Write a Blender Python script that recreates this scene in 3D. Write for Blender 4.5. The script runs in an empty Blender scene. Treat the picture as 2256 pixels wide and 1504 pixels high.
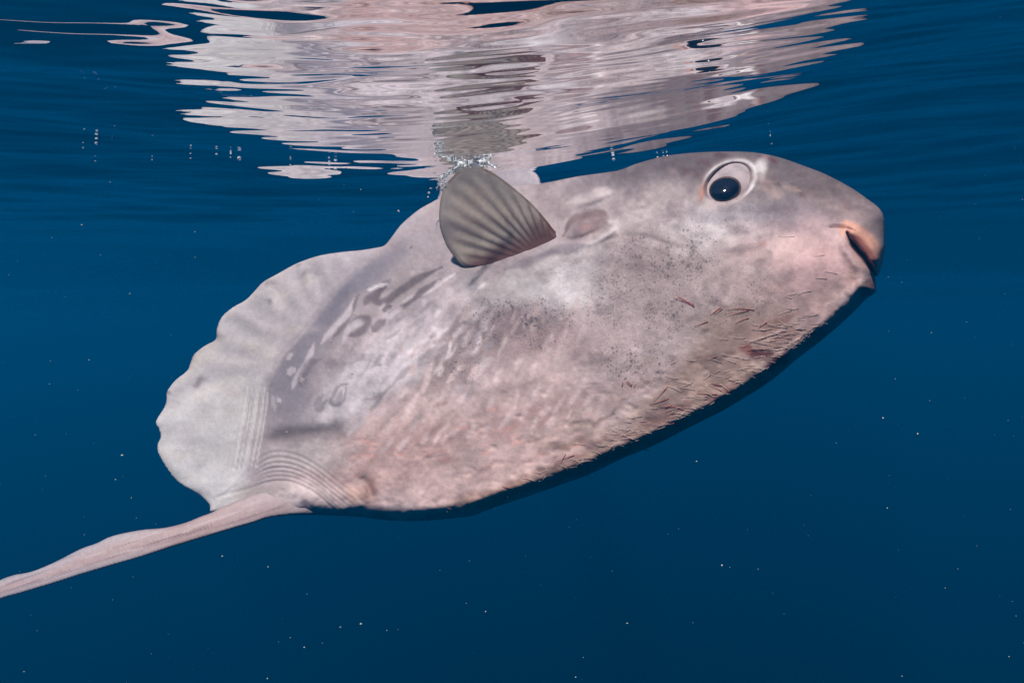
import bpy, bmesh, math, random
import numpy as np
from mathutils import Vector

rnd = random.Random(7)
rng = np.random.default_rng(11)
SC = bpy.context.scene
COL = SC.collection

# ------------------------------------------------------------------ camera, sky, sun, exposure
IMG_W, IMG_H = 2256.0, 1504.0           # photograph size: pixel coordinates below refer to it
LENS = 34.0
FPX = IMG_W * LENS / 36.0
CAM = np.array([0.0, 0.0, -0.31])       # sea level is z = 0, the camera floats 31 cm under it

cd = bpy.data.cameras.new('camera')
cd.lens = LENS; cd.sensor_width = 36.0; cd.clip_start = 0.02; cd.clip_end = 500.0
cam = bpy.data.objects.new('camera', cd)
cam.location = CAM; cam.rotation_euler = (math.radians(90), 0, 0)
COL.objects.link(cam); SC.camera = cam

SUN_EL = math.radians(57.0)
SUN_AZ = math.radians(-152.0)           # direction TO the sun, measured from +Y towards +X: behind and left of the camera
to_sun = Vector((math.sin(SUN_AZ) * math.cos(SUN_EL), math.cos(SUN_AZ) * math.cos(SUN_EL), math.sin(SUN_EL)))

world = bpy.data.worlds.new('World'); SC.world = world; world.use_nodes = True
wn = world.node_tree; wn.nodes.clear()
wo = wn.nodes.new('ShaderNodeOutputWorld'); wb = wn.nodes.new('ShaderNodeBackground')
sky = wn.nodes.new('ShaderNodeTexSky'); sky.sky_type = 'NISHITA'; sky.sun_disc = False
sky.sun_elevation = SUN_EL; sky.sun_rotation = SUN_AZ
wb.inputs['Strength'].default_value = 0.07
wn.links.new(sky.outputs[0], wb.inputs[0]); wn.links.new(wb.outputs[0], wo.inputs[0])

sd = bpy.data.lights.new('sun', 'SUN'); sd.energy = 5.0; sd.angle = math.radians(5.0); sd.color = (1.0, 0.95, 0.885)
sun = bpy.data.objects.new('sun', sd); COL.objects.link(sun)
sun.rotation_euler = to_sun.to_track_quat('Z', 'Y').to_euler(); sun.location = (0, -3, 6)

SC.view_settings.view_transform = 'Standard'; SC.view_settings.look = 'None'
SC.view_settings.exposure = 0.32; SC.view_settings.gamma = 1.0; SC.view_settings.use_curve_mapping = False
SC.render.engine = 'CYCLES'
SC.cycles.use_denoising = True
SC.cycles.max_bounces = 8; SC.cycles.diffuse_bounces = 2; SC.cycles.glossy_bounces = 4
SC.cycles.transmission_bounces = 4; SC.cycles.volume_bounces = 0; SC.cycles.transparent_max_bounces = 12
SC.cycles.caustics_reflective = False; SC.cycles.caustics_refractive = False

# ------------------------------------------------------------------ helpers
def lin(c):
    c = np.asarray(c, float) / 255.0
    return np.where(c <= 0.04045, c / 12.92, ((c + 0.055) / 1.055) ** 2.4)

def sstep(a, b, x):
    t = np.clip((x - a) / (b - a), 0, 1)
    return t * t * (3 - 2 * t)

_tab = rng.random((256, 256))
def vnoise(x, y):
    xi = np.floor(x).astype(int); yi = np.floor(y).astype(int)
    fx = x - xi; fy = y - yi
    fx = fx * fx * fx * (fx * (fx * 6 - 15) + 10); fy = fy * fy * fy * (fy * (fy * 6 - 15) + 10)
    a = _tab[xi & 255, yi & 255]; b = _tab[(xi + 1) & 255, yi & 255]
    c = _tab[xi & 255, (yi + 1) & 255]; d = _tab[(xi + 1) & 255, (yi + 1) & 255]
    return (a * (1 - fx) + b * fx) * (1 - fy) + (c * (1 - fx) + d * fx) * fy
def fbm(x, y, octaves=4):
    s = 0; amp = 0.5; tot = 0
    for k in range(octaves):
        s = s + amp * vnoise(x * 2 ** k + 17.3 * k, y * 2 ** k + 5.1 * k); tot += amp; amp *= 0.5
    return s / tot * 2 - 1

def spline(pts, sub=4, closed=True):
    p = np.asarray(pts, float); n = len(p); out = []
    rngi = range(n) if closed else range(n - 1)
    for i in rngi:
        p0 = p[(i - 1) % n] if closed or i > 0 else p[0]
        p1 = p[i]; p2 = p[(i + 1) % n]
        p3 = p[(i + 2) % n] if closed or i + 2 < n else p[n - 1]
        for k in range(sub):
            t = k / sub
            out.append(0.5 * ((2 * p1) + (p2 - p0) * t + (2 * p0 - 5 * p1 + 4 * p2 - p3) * t * t + (3 * p1 - p0 - 3 * p2 + p3) * t ** 3))
    if not closed: out.append(p[-1])
    return np.array(out)

def dist_poly(X, Y, P, closed=True):
    """distance to a polyline, nearest point and arc parameter 0..1"""
    n = len(P); best = np.full(X.shape, 1e18); nx = np.zeros(X.shape); ny = np.zeros(X.shape); par = np.zeros(X.shape)
    m = n if closed else n - 1
    for i in range(m):
        a = P[i]; b = P[(i + 1) % n]; e = b - a; L = max(e @ e, 1e-12)
        t = np.clip(((X - a[0]) * e[0] + (Y - a[1]) * e[1]) / L, 0, 1)
        qx = a[0] + t * e[0]; qy = a[1] + t * e[1]
        d = (X - qx) ** 2 + (Y - qy) ** 2
        k = d < best
        best = np.where(k, d, best); nx = np.where(k, qx, nx); ny = np.where(k, qy, ny); par = np.where(k, (i + t) / m, par)
    return np.sqrt(best), nx, ny, par

def inside(X, Y, P):
    c = np.zeros(X.shape, bool); n = len(P)
    for i in range(n):
        x1, y1 = P[i]; x2, y2 = P[(i + 1) % n]
        if y1 == y2: continue
        k = ((y1 > Y) != (y2 > Y)) & (X < (x2 - x1) * (Y - y1) / (y2 - y1) + x1)
        c ^= k
    return c

# the fish's plane of symmetry: head turned a little towards the camera, back leaning away
PN = np.array([-0.45, -1.0, 0.30]); PN /= np.linalg.norm(PN)
P0 = np.array([0.0, 1.70, -0.20])
def pt(x, y, H):
    """the point seen at pixel (x, y) that lies H metres in front of the fish's mid-plane"""
    x = np.asarray(x, float); y = np.asarray(y, float)
    a = (x - IMG_W / 2) / FPX; b = -(y - IMG_H / 2) / FPX
    den = PN[0] * a + PN[1] + PN[2] * b
    t = (H + PN @ (P0 - CAM)) / den
    return np.stack([t * a + CAM[0], t + CAM[1], t * b + CAM[2]], -1)

def mesh_obj(name, verts, faces, mat, parent=None, smooth=True):
    me = bpy.data.meshes.new(name)
    me.from_pydata([tuple(map(float, v)) for v in verts], [], [tuple(map(int, f)) for f in faces])
    me.update()
    if smooth: me.shade_smooth()
    if mat: me.materials.append(mat)
    o = bpy.data.objects.new(name, me); COL.objects.link(o)
    if parent: o.parent = parent
    return o

def set_col(o, rgb):
    a = o.data.color_attributes.new('pigment', 'FLOAT_COLOR', 'POINT')
    buf = np.ones((len(rgb), 4), np.float32); buf[:, :3] = rgb
    a.data.foreach_set('color', buf.ravel())
def set_vec(o, name, v):
    a = o.data.attributes.new(name, 'FLOAT_VECTOR', 'POINT'); a.data.foreach_set('vector', np.asarray(v, np.float32).ravel())
def set_f(o, name, v):
    a = o.data.attributes.new(name, 'FLOAT', 'POINT'); a.data.foreach_set('value', np.asarray(v, np.float32).ravel())

class Sheet:
    """regular grid over a traced outline, the rim snapped onto it"""
    def __init__(s, outline, step):
        s.P = outline
        x0, y0 = outline.min(0) - 2 * step; x1, y1 = outline.max(0) + 2 * step
        s.xs = np.arange(x0, x1, step); s.ys = np.arange(y0, y1, step)
        X, Y = np.meshgrid(s.xs, s.ys)
        ins = inside(X, Y, outline); d, nx, ny, _ = dist_poly(X, Y, outline)
        rim = (~ins) | (d < 0.35 * step)
        core = ~rim
        cell = core[:-1, :-1] | core[1:, :-1] | core[:-1, 1:] | core[1:, 1:]
        used = np.zeros(X.shape, bool)
        used[:-1, :-1] |= cell; used[1:, :-1] |= cell; used[:-1, 1:] |= cell; used[1:, 1:] |= cell
        idx = np.full(X.shape, -1); idx[used] = np.arange(used.sum())
        s.x = np.where(rim, nx, X)[used]; s.y = np.where(rim, ny, Y)[used]
        s.d = np.where(rim, 0, d)[used]; s.rim = rim[used]
        j, i = np.nonzero(cell)
        s.q = np.stack([idx[j, i], idx[j + 1, i], idx[j + 1, i + 1], idx[j, i + 1]], -1)
        s.X, s.Y, s.D = X, Y, np.where(rim, 0, d)
    def build(s, name, front, back, mat, parent):
        n = len(s.x)
        bidx = np.where(s.rim, np.arange(n), 0)
        k = np.cumsum(~s.rim) - 1
        bidx = np.where(s.rim, np.arange(n), n + k)
        V = np.concatenate([front, back[~s.rim]])
        fb = bidx[s.q][:, ::-1]
        F = np.concatenate([s.q, fb])
        s.order = np.concatenate([np.arange(n), np.nonzero(~s.rim)[0]])
        return mesh_obj(name, V, F, mat, parent)

def thing(name, label, cat, loc=(0, 0, 0), group=None):
    o = bpy.data.objects.new(name, None); o.empty_display_size = 0.05; o.location = loc
    COL.objects.link(o); o['label'] = label; o['category'] = cat
    if group: o['group'] = group
    return o

# ------------------------------------------------------------------ materials
def new_mat(name):
    m = bpy.data.materials.new(name); m.use_nodes = True; m.node_tree.nodes.clear()
    return m, m.node_tree.nodes, m.node_tree.links

def mat_skin(name, rough=0.5, translucent=0.0, bump=0.25, speck=True):
    m, N, L = new_mat(name)
    out = N.new('ShaderNodeOutputMaterial'); b = N.new('ShaderNodeBsdfPrincipled')
    at = N.new('ShaderNodeAttribute'); at.attribute_name = 'pigment'
    uv = N.new('ShaderNodeAttribute'); uv.attribute_name = 'skin_map'
    col = at.outputs['Color']
    # fine mottling of the skin
    n1 = N.new('ShaderNodeTexNoise'); n1.inputs['Scale'].default_value = 95; n1.inputs['Detail'].default_value = 5; n1.inputs['Roughness'].default_value = 0.62
    L.new(uv.outputs['Vector'], n1.inputs['Vector'])
    mr = N.new('ShaderNodeMapRange'); mr.inputs['From Min'].default_value = 0.28; mr.inputs['From Max'].default_value = 0.72
    mr.inputs['To Min'].default_value = 0.88; mr.inputs['To Max'].default_value = 1.10
    L.new(n1.outputs['Fac'], mr.inputs['Value'])
    mul = N.new('ShaderNodeMix'); mul.data_type = 'RGBA'; mul.blend_type = 'MULTIPLY'; mul.inputs['Factor'].default_value = 1.0
    L.new(col, mul.inputs['A']); L.new(mr.outputs[0], mul.inputs['B']); col = mul.outputs['Result']
    if speck:
        sp = N.new('ShaderNodeAttribute'); sp.attribute_name = 'speckle'
        ng = N.new('ShaderNodeTexNoise'); ng.inputs['Scale'].default_value = 230; ng.inputs['Detail'].default_value = 3; ng.inputs['Roughness'].default_value = 0.75
        L.new(uv.outputs['Vector'], ng.inputs['Vector'])
        gr = N.new('ShaderNodeMapRange'); gr.inputs['From Min'].default_value = 0.32; gr.inputs['From Max'].default_value = 0.68; gr.inputs['To Min'].default_value = 0.72; gr.inputs['To Max'].default_value = 1.22
        L.new(ng.outputs['Fac'], gr.inputs['Value'])
        gm = N.new('ShaderNodeMix'); gm.data_type = 'RGBA'; gm.blend_type = 'MULTIPLY'
        sc_ = N.new('ShaderNodeMath'); sc_.operation = 'MULTIPLY_ADD'; sc_.inputs[1].default_value = 0.65; sc_.inputs[2].default_value = 0.25; sc_.use_clamp = True
        L.new(sp.outputs['Fac'], sc_.inputs[0]); L.new(sc_.outputs[0], gm.inputs['Factor']); L.new(col, gm.inputs['A']); L.new(gr.outputs[0], gm.inputs['B']); col = gm.outputs['Result']
        nd = N.new('ShaderNodeTexNoise'); nd.inputs['Scale'].default_value = 120; nd.inputs['Detail'].default_value = 2
        L.new(uv.outputs['Vector'], nd.inputs['Vector'])
        vs = N.new('ShaderNodeVectorMath'); vs.operation = 'MULTIPLY_ADD'; vs.inputs[1].default_value = (0.010, 0.010, 0.0)
        L.new(nd.outputs['Color'], vs.inputs[0]); L.new(uv.outputs['Vector'], vs.inputs[2])
        for scale, k1, k0, amt in ((96, 0.54, -0.19, 0.66), (165, 0.58, -0.12, 0.55)):
            vo = N.new('ShaderNodeTexVoronoi'); vo.inputs['Scale'].default_value = scale
            L.new(vs.outputs[0], vo.inputs['Vector'])
            sz = N.new('ShaderNodeSeparateColor'); L.new(vo.outputs['Color'], sz.inputs[0])
            rad = N.new('ShaderNodeMath'); rad.operation = 'MULTIPLY_ADD'; rad.inputs[1].default_value = k1; rad.inputs[2].default_value = k0
            L.new(sz.outputs[0], rad.inputs[0])
            rm = N.new('ShaderNodeMath'); rm.operation = 'MULTIPLY'; L.new(rad.outputs[0], rm.inputs[0]); L.new(sp.outputs['Fac'], rm.inputs[1])
            df = N.new('ShaderNodeMath'); df.operation = 'SUBTRACT'; L.new(rm.outputs[0], df.inputs[0]); L.new(vo.outputs['Distance'], df.inputs[1])
            dm = N.new('ShaderNodeMapRange'); dm.inputs['From Min'].default_value = -0.08; dm.inputs['From Max'].default_value = 0.12
            dm.inputs['To Min'].default_value = 0; dm.inputs['To Max'].default_value = amt
            L.new(df.outputs[0], dm.inputs['Value'])
            mx = N.new('ShaderNodeMix'); mx.data_type = 'RGBA'; L.new(dm.outputs[0], mx.inputs['Factor'])
            L.new(col, mx.inputs['A']); mx.inputs['B'].default_value = (0.085, 0.065, 0.075, 1); col = mx.outputs['Result']
    L.new(col, b.inputs['Base Color'])
    b.inputs['Roughness'].default_value = rough; b.inputs['Specular IOR Level'].default_value = 0.22
    n2 = N.new('ShaderNodeTexNoise'); n2.inputs['Scale'].default_value = 150; n2.inputs['Detail'].default_value = 4; n2.inputs['Roughness'].default_value = 0.7
    L.new(uv.outputs['Vector'], n2.inputs['Vector'])
    bp = N.new('ShaderNodeBump'); bp.inputs['Strength'].default_value = bump; bp.inputs['Distance'].default_value = 0.004
    L.new(n2.outputs['Fac'], bp.inputs['Height']); L.new(bp.outputs[0], b.inputs['Normal'])
    if translucent > 0:
        tr = N.new('ShaderNodeBsdfTranslucent'); L.new(col, tr.inputs['Color'])
        mix = N.new('ShaderNodeMixShader'); mix.inputs[0].default_value = translucent
        L.new(b.outputs[0], mix.inputs[1]); L.new(tr.outputs[0], mix.inputs[2]); L.new(mix.outputs[0], out.inputs[0])
    else:
        L.new(b.outputs[0], out.inputs[0])
    return m

def mat_plain(name, rgb, rough=0.5, spec=0.3, var=0.15, scale=40.0):
    m, N, L = new_mat(name)
    out = N.new('ShaderNodeOutputMaterial'); b = N.new('ShaderNodeBsdfPrincipled')
    tc = N.new('ShaderNodeTexCoord'); n = N.new('ShaderNodeTexNoise'); n.inputs['Scale'].default_value = scale; n.inputs['Detail'].default_value = 4
    L.new(tc.outputs['Object'], n.inputs['Vector'])
    r = N.new('ShaderNodeValToRGB'); c = np.array(rgb)
    r.color_ramp.elements[0].position = 0.3; r.color_ramp.elements[1].position = 0.7
    r.color_ramp.elements[0].color = (*np.clip(c * (1 - var), 0, 1), 1); r.color_ramp.elements[1].color = (*np.clip(c * (1 + var), 0, 1), 1)
    L.new(n.outputs['Fac'], r.inputs[0]); L.new(r.outputs[0], b.inputs['Base Color'])
    b.inputs['Roughness'].default_value = rough; b.inputs['Specular IOR Level'].default_value = spec
    L.new(b.outputs[0], out.inputs[0])
    return m

def mat_interface(name, bump=0.0):
    """water / air boundary: Fresnel with total internal reflection seen from the water side"""
    m, N, L = new_mat(name)
    out = N.new('ShaderNodeOutputMaterial')
    fr = N.new('ShaderNodeFresnel'); fr.inputs['IOR'].default_value = 1.333
    gl = N.new('ShaderNodeBsdfGlossy'); gl.inputs['Roughness'].default_value = 0.0; gl.inputs['Color'].default_value = (0.97, 0.98, 1.0, 1)
    tr = N.new('ShaderNodeBsdfTransparent'); mix = N.new('ShaderNodeMixShader')
    if bump > 0:
        tc = N.new('ShaderNodeTexCoord'); mp = N.new('ShaderNodeMapping'); mp.inputs['Scale'].default_value = (7, 55, 1)
        L.new(tc.outputs['Object'], mp.inputs[0])
        n = N.new('ShaderNodeTexNoise'); n.inputs['Scale'].default_value = 1.0; n.inputs['Detail'].default_value = 2
        L.new(mp.outputs[0], n.inputs['Vector'])
        bp = N.new('ShaderNodeBump'); bp.inputs['Strength'].default_value = bump; bp.inputs['Distance'].default_value = 0.01
        L.new(n.outputs['Fac'], bp.inputs['Height']); L.new(bp.outputs[0], gl.inputs['Normal']); L.new(bp.outputs[0], fr.inputs['Normal'])
    L.new(fr.outputs[0], mix.inputs[0]); L.new(tr.outputs[0], mix.inputs[1]); L.new(gl.outputs[0], mix.inputs[2])
    L.new(mix.outputs[0], out.inputs[0])
    return m

# ------------------------------------------------------------------ sea surface
WAVES = []
def add_waves(n, lmin, lmax, slope, spread, seed):
    r = random.Random(seed)
    for _ in range(n):
        lam = lmin * (lmax / lmin) ** r.random(); k = 2 * math.pi / lam
        th = r.gauss(0, spread)
        WAVES.append((k * math.sin(th), k * math.cos(th), slope * lam / (2 * math.pi) / math.sqrt(n) * 1.41, r.random() * 6.283, lam))
add_waves(7, 0.35, 0.8, 0.032, 0.5, 3)
add_waves(9, 0.12, 0.30, 0.062, 0.30, 5)
add_waves(16, 0.022, 0.085, 0.062, 0.15, 8)
def surf(x, y):
    # long swell: a trough lies where the fin breaks the surface, rising towards the camera
    z = -0.020 + 0.062 * (1 - np.cos(2 * np.pi * (y - 1.60 + 0.25 * x) / 3.2)) * 0.5 + 0.105 * (sstep(-0.25, 0.75, x) - 0.0863) * np.exp(-((y - 1.5) / 0.9) ** 2)
    r = np.hypot(x, y)
    for kx, ky, a, ph, lam in WAVES:
        fade = 1 / (1 + (r / (22 * lam + 1.2)) ** 4)
        fan = 0.26 * np.clip(x, -1.6, 1.6) ** 2 * 0.5 if lam < 0.32 else 0.0      # crests bend round the fish
        z = z + a * fade * np.sin(kx * x + ky * (y + fan + 0.05 * np.clip(x, -1.6, 1.6)) + ph)
    return z

def axis_coords(lo, hi, step, far, g):
    c = list(np.arange(lo, hi + 1e-9, step)); s = step
    while c[-1] < far: s *= g; c.append(min(c[-1] + s, far))
    s = step
    while c[0] > -far: s *= g; c.insert(0, max(c[0] - s, -far))
    return np.array(c)
gx = axis_coords(-1.5, 1.5, 0.008, 58.0, 1.18); gy = axis_coords(0.40, 2.5, 0.0042, 58.0, 1.18)
GX, GY = np.meshgrid(gx, gy); GZ = surf(GX, GY)
nx_, ny_ = len(gx), len(gy)
me = bpy.data.meshes.new('sea_surface')
me.vertices.add(nx_ * ny_); me.vertices.foreach_set('co', np.stack([GX, GY, GZ], -1).astype(np.float32).ravel())
ii = np.arange(nx_ * ny_).reshape(ny_, nx_)
Q = np.stack([ii[:-1, :-1], ii[:-1, 1:], ii[1:, 1:], ii[1:, :-1]], -1).reshape(-1, 4)
me.loops.add(Q.size); me.loops.foreach_set('vertex_index', Q.ravel().astype(np.int32))
me.polygons.add(len(Q)); me.polygons.foreach_set('loop_start', np.arange(0, Q.size, 4, dtype=np.int32))
me.update(calc_edges=True); me.validate(); me.shade_smooth()
me.materials.append(mat_interface('water_air_boundary'))
sea = bpy.data.objects.new('sea_surface', me); COL.objects.link(sea)
sea['kind'] = 'structure'; sea['label'] = 'rippled underside of the sea surface mirroring the fish'

# ------------------------------------------------------------------ the water itself: one closed box of even blue scattering
m, N, L = new_mat('blue_water')
out = N.new('ShaderNodeOutputMaterial'); pv = N.new('ShaderNodeVolumePrincipled')
pv.inputs['Color'].default_value = (0.0, 0.27, 0.73, 1); pv.inputs['Density'].default_value = 0.14
pv.inputs['Anisotropy'].default_value = 0.38
L.new(pv.outputs[0], out.inputs['Volume'])
bm = bmesh.new(); bmesh.ops.create_cube(bm, size=1.0)
for v in bm.verts:
    v.co.x *= 124; v.co.y *= 124; v.co.z = 0.9 if v.co.z > 0 else -45.0
me = bpy.data.meshes.new('haze'); bm.to_mesh(me); bm.free(); me.materials.append(m)
hz = bpy.data.objects.new('haze', me); COL.objects.link(hz); hz['kind'] = 'stuff'; hz['label'] = 'deep blue clear sea water'; hz['category'] = 'water'

# ------------------------------------------------------------------ the sunfish
fish = thing('ocean_sunfish', 'pale pinkish grey ocean sunfish swimming just under the sea surface', 'fish', tuple(pt(1150, 780, 0)))
def child(o):
    o.parent = fish; o.location = -fish.location
    return o

BODY = [(848,540),(863,522),(881,498),(899,481),(924,461),(949,447),(974,434),(1010,424),(1070,416),(1135,409),(1200,403),(1271,389),(1360,376),(1399,362),(1455,346),(1501,339),(1555,335),(1608,334),(1661,336),(1714,346),(1767,364),
 (1821,385),(1874,413),(1909,437),(1934,456),(1946,474),(1949,499),(1950,527),(1950,545),(1947,562),(1943,584),(1934,607),(1927,606),(1929,617),(1930,628),(1929,644),(1910,657),(1884,684),(1845,720),(1803,755),
 (1758,789),(1716,825),(1674,855),(1632,881),(1589,906),(1547,927),(1505,948),(1463,970),(1421,989),(1379,1006),(1337,1026),(1295,1046),(1253,1061),(1211,1076),(1168,1091),(1126,1105),(1084,1119),(1042,1135),(1000,1141),
 (931,1147),(878,1147),(833,1143),(789,1138),(754,1136),(709,1134),(665,1134),(621,1134),(580,1130),(540,1126),(500,1126),(465,1128),(463,1116),(454,1103),(434,1087),(399,1067),(377,1045),(359,1018),(348,996),(347,979),(354,962),(350,945),
 (343,932),(348,919),(361,899),(367,881),(367,866),(375,851),(389,835),(412,817),(419,801),(428,780),(452,761),(475,748),(477,727),(488,699),(513,677),(541,661),(562,640),(580,621),(612,603),(644,585),(672,573),(708,562),(754,555),(796,551),(832,545)]
body_out = spline(BODY, 3)

SEAM_Y = np.array([480, 540, 631, 720, 777, 840, 961, 1011, 1150]); SEAM_X = np.array([930, 850, 754, 683, 630, 596, 573, 559, 535])
EYE = (1606.0, 402.0); EYE_A, EYE_B, EYE_T = 57.0, 39.0, math.radians(31)
def eye_rad(x, y, a=EYE_A, b=EYE_B, t=EYE_T, c=EYE):
    dx = x - c[0]; dy = -(y - c[1])
    u = dx * math.cos(t) + dy * math.sin(t); v = -dx * math.sin(t) + dy * math.cos(t)
    return np.sqrt((u / a) ** 2 + (v / b) ** 2)

def sd_line(x, y, pts, sub=6):
    P = spline(pts, sub, closed=False)
    d, nx, ny, par = dist_poly(x, y, P, closed=False)
    return d, par
def ridge(x, y, pts, w, sub=6):
    d, par = sd_line(x, y, pts, sub)
    return np.exp(-(d / w) ** 2) * np.clip(np.sin(np.pi * np.clip(par, 0.02, 0.98)) * 1.8, 0, 1)

def body_T(x, y, d):
    q = (x - np.interp(y, SEAM_Y, SEAM_X)) * 0.8
    s = (x - 343) * 0.971 - (y - 950) * 0.237
    yc = 850 - 0.24 * (x - 600)
    up = sstep(-120, 160, yc - y)
    R = 34 + 96 * up
    prof = lambda dd, RR: np.sqrt(np.clip(1 - (1 - np.clip(dd / RR, 0, 1)) ** 2, 0, 1))
    thick = 0.120 * sstep(-30, 560, q) ** 0.8 * (1 - 0.42 * sstep(1180, 1680, s))
    thick = thick * (0.90 + 0.10 * sstep(0, 270, d))
    Tb = (0.012 + thick) * prof(d, R)
    Tc = (0.0035 + 0.0085 * sstep(-240, 0, q)) * prof(d, 26)
    w = sstep(-40, 30, q)
    T = Tc * (1 - w) + Tb * w
    rimf = sstep(0, 14, d)
    body = sstep(0, 60, q)
    # ---- relief
    D = 0.0016 * fbm(x / 70, y / 70, 4) + 0.0035 * fbm(x / 190 + 3, y / 190, 2) * body
    th = np.arctan2(y - 800, x - 800)                      # radial ripples of the tail fringe
    cl = 1 - sstep(-60, 10, q)
    D = D + cl * sstep(150, 20, d) * 0.0014 * np.sin(th * 31 + 2.5 * fbm(x / 120, y / 120, 2))
    # fine parallel striae beside the seam
    st = np.exp(-((q + 28) / 26) ** 2) * sstep(800, 860, y) * sstep(1080, 1000, y)
    D = D + st * 0.0010 * np.sin((x + 0.17 * (y - 900)) * 2 * np.pi / 9.5)
    D = D - 0.0020 * np.exp(-((q + 3) / 6) ** 2) * sstep(560, 640, y) * sstep(960, 860, y)
    # eye socket and lid
    re = eye_rad(x, y)
    D = D + 0.0055 * np.exp(-((re - 1.14) / 0.13) ** 2) * (0.0 + 1.0 * sstep(-40, 20, (404 - y) + 0.3 * (x - 1605)))
    D = D - 0.016 * sstep(1.08, 0.8, re)
    D = D + 0.007 * np.exp(-(((x - 1640) / 90) ** 2 + ((y - 372) / 34) ** 2)) - 0.004 * np.exp(-(((x - 1615) / 70) ** 2 + ((y - 470) / 24) ** 2))
    # mouth: opening, lips, chin
    mouth = [(1866,512),(1874,530),(1888,550),(1903,570),(1917,588),(1933,609)]
    md, mp = sd_line(x, y, mouth)
    mw = np.interp(mp, [0, 0.15, 0.5, 0.75, 1.0], [2, 4.5, 8, 7, 4])
    D = D - 0.014 * np.exp(-(md / mw) ** 2.0)
    D = D + 0.010 * ridge(x, y, [(1862,500),(1888,514),(1912,536),(1928,562),(1938,590)], 15)
    D = D + 0.009 * ridge(x, y, [(1850,518),(1862,545),(1880,574),(1902,600),(1915,622)], 13)
    D = D + 0.010 * np.exp(-(((x - 1906) / 22) ** 2 + ((y - 634) / 17) ** 2)) - 0.0035 * ridge(x, y, [(1884,612),(1880,632),(1886,650),(1900,660)], 7)
    D = D - 0.004 * ridge(x, y, [(1822,501),(1845,498),(1866,500),(1890,508)], 3) + 0.010 * np.exp(-(((x - 1800) / 75) ** 2 + ((y - 575) / 55) ** 2))
    D = D - 0.006 * np.exp(-(((x - 1740) / 90) ** 2 + ((y - 478) / 26) ** 2))
    # gill cover flap, grooves from it, cheek folds
    D = D + 0.0028 * np.exp(-(((x - 1292 + 0.35 * (y - 497)) / 36) ** 2 + ((y - 497 + 0.42 * (x - 1292)) / 17) ** 2))
    D = D - 0.004 * ridge(x, y, [(1238,528),(1275,526),(1318,508),(1345,480)], 6) - 0.004 * ridge(x, y, [(1235,515),(1256,484),(1290,467),(1330,468)], 5)
    D = D + 0.006 * ridge(x, y, [(1225,560),(1280,545),(1330,522),(1365,490)], 9) - 0.0028 * ridge(x, y, [(1110,590),(1180,568),(1260,556),(1340,530),(1400,520),(1470,540),(1530,552)], 8)
    D = D + 0.005 * ridge(x, y, [(1260,450),(1320,432),(1360,420),(1410,428)], 12) - 0.004 * ridge(x, y, [(1250,470),(1320,450),(1380,415),(1440,385)], 9)
    D = D - 0.004 * ridge(x, y, [(1440,540),(1500,500),(1550,450),(1570,430)], 16) + 0.004 * ridge(x, y, [(1480,520),(1560,500),(1610,520),(1640,560)], 30)
    D = D + 0.002 * ridge(x, y, [(1570,548),(1630,540),(1690,536)], 12)
    # flank folds and the hollow above the anal fin with its wrinkles
    D = D - 0.007 * ridge(x, y, [(575,972),(640,962),(700,955),(760,945)], 17)
    for k, (o1, o2, a) in enumerate([(0, 0, 1.0), (9, 5, .9), (18, 10, .8), (28, 16, .9), (38, 22, .7), (50, 28, .55), (62, 36, .4)]):
        c = [(470 + o2, 1098 - o1 * .3), (540, 1078 - o1 * .6), (590, 1061 - o1), (640, 1060 - o1), (690, 1082 - o1), (722 + o2, 1108 - o1 * .6), (745 + o2 * 1.6, 1128 - o1 * .4)]
        D = D - 0.0030 * a * ridge(x, y, c, 3.0) + 0.0018 * a * ridge(x, y, [(u, v - 5) for u, v in c], 3.0)
    D = D + 0.006 * np.exp(-(((x - 640) / 70) ** 2 + ((y - 1092) / 24) ** 2))
    D = D + 0.008 * np.exp(-(((x - 785) / 24) ** 2 + ((y - 1088) / 22) ** 2)) - 0.006 * ridge(x, y, [(795,1048),(812,1072),(824,1100)], 9)
    # shallow pits and scuffs on the lower flank
    lowf = sstep(800, 1000, y + 0.25 * (x - 900)) * body
    D = D - 0.0014 * lowf * np.clip(fbm(x / 26 + 40, y / 17, 3) - 0.15, 0, 1) * 2.2
    D = D + 0.0030 * fbm(x / 26 + 7, y / 22, 3) * sstep(95, 25, d) * sstep(-20, 120, y - yc) * body
    return np.maximum(T + D * rimf, 0.0012 * rimf)

sh = Sheet(body_out, 3.2)
x, y, d = sh.x, sh.y, sh.d
Tm = body_T(x, y, d)
front = pt(x, y, Tm)
back = pt(x, y, -0.85 * Tm)
TG = body_T(sh.X, sh.Y, sh.D)           # lookup grid of the flank's height
def flank(px, py):
    i = np.clip((px - sh.xs[0]) / 3.2, 0, len(sh.xs) - 2); j = np.clip((py - sh.ys[0]) / 3.2, 0, len(sh.ys) - 2)
    i0 = int(i); j0 = int(j); fi = i - i0; fj = j - j0
    return (TG[j0, i0] * (1 - fi) + TG[j0, i0 + 1] * fi) * (1 - fj) + (TG[j0 + 1, i0] * (1 - fi) + TG[j0 + 1, i0 + 1] * fi) * fj

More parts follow.
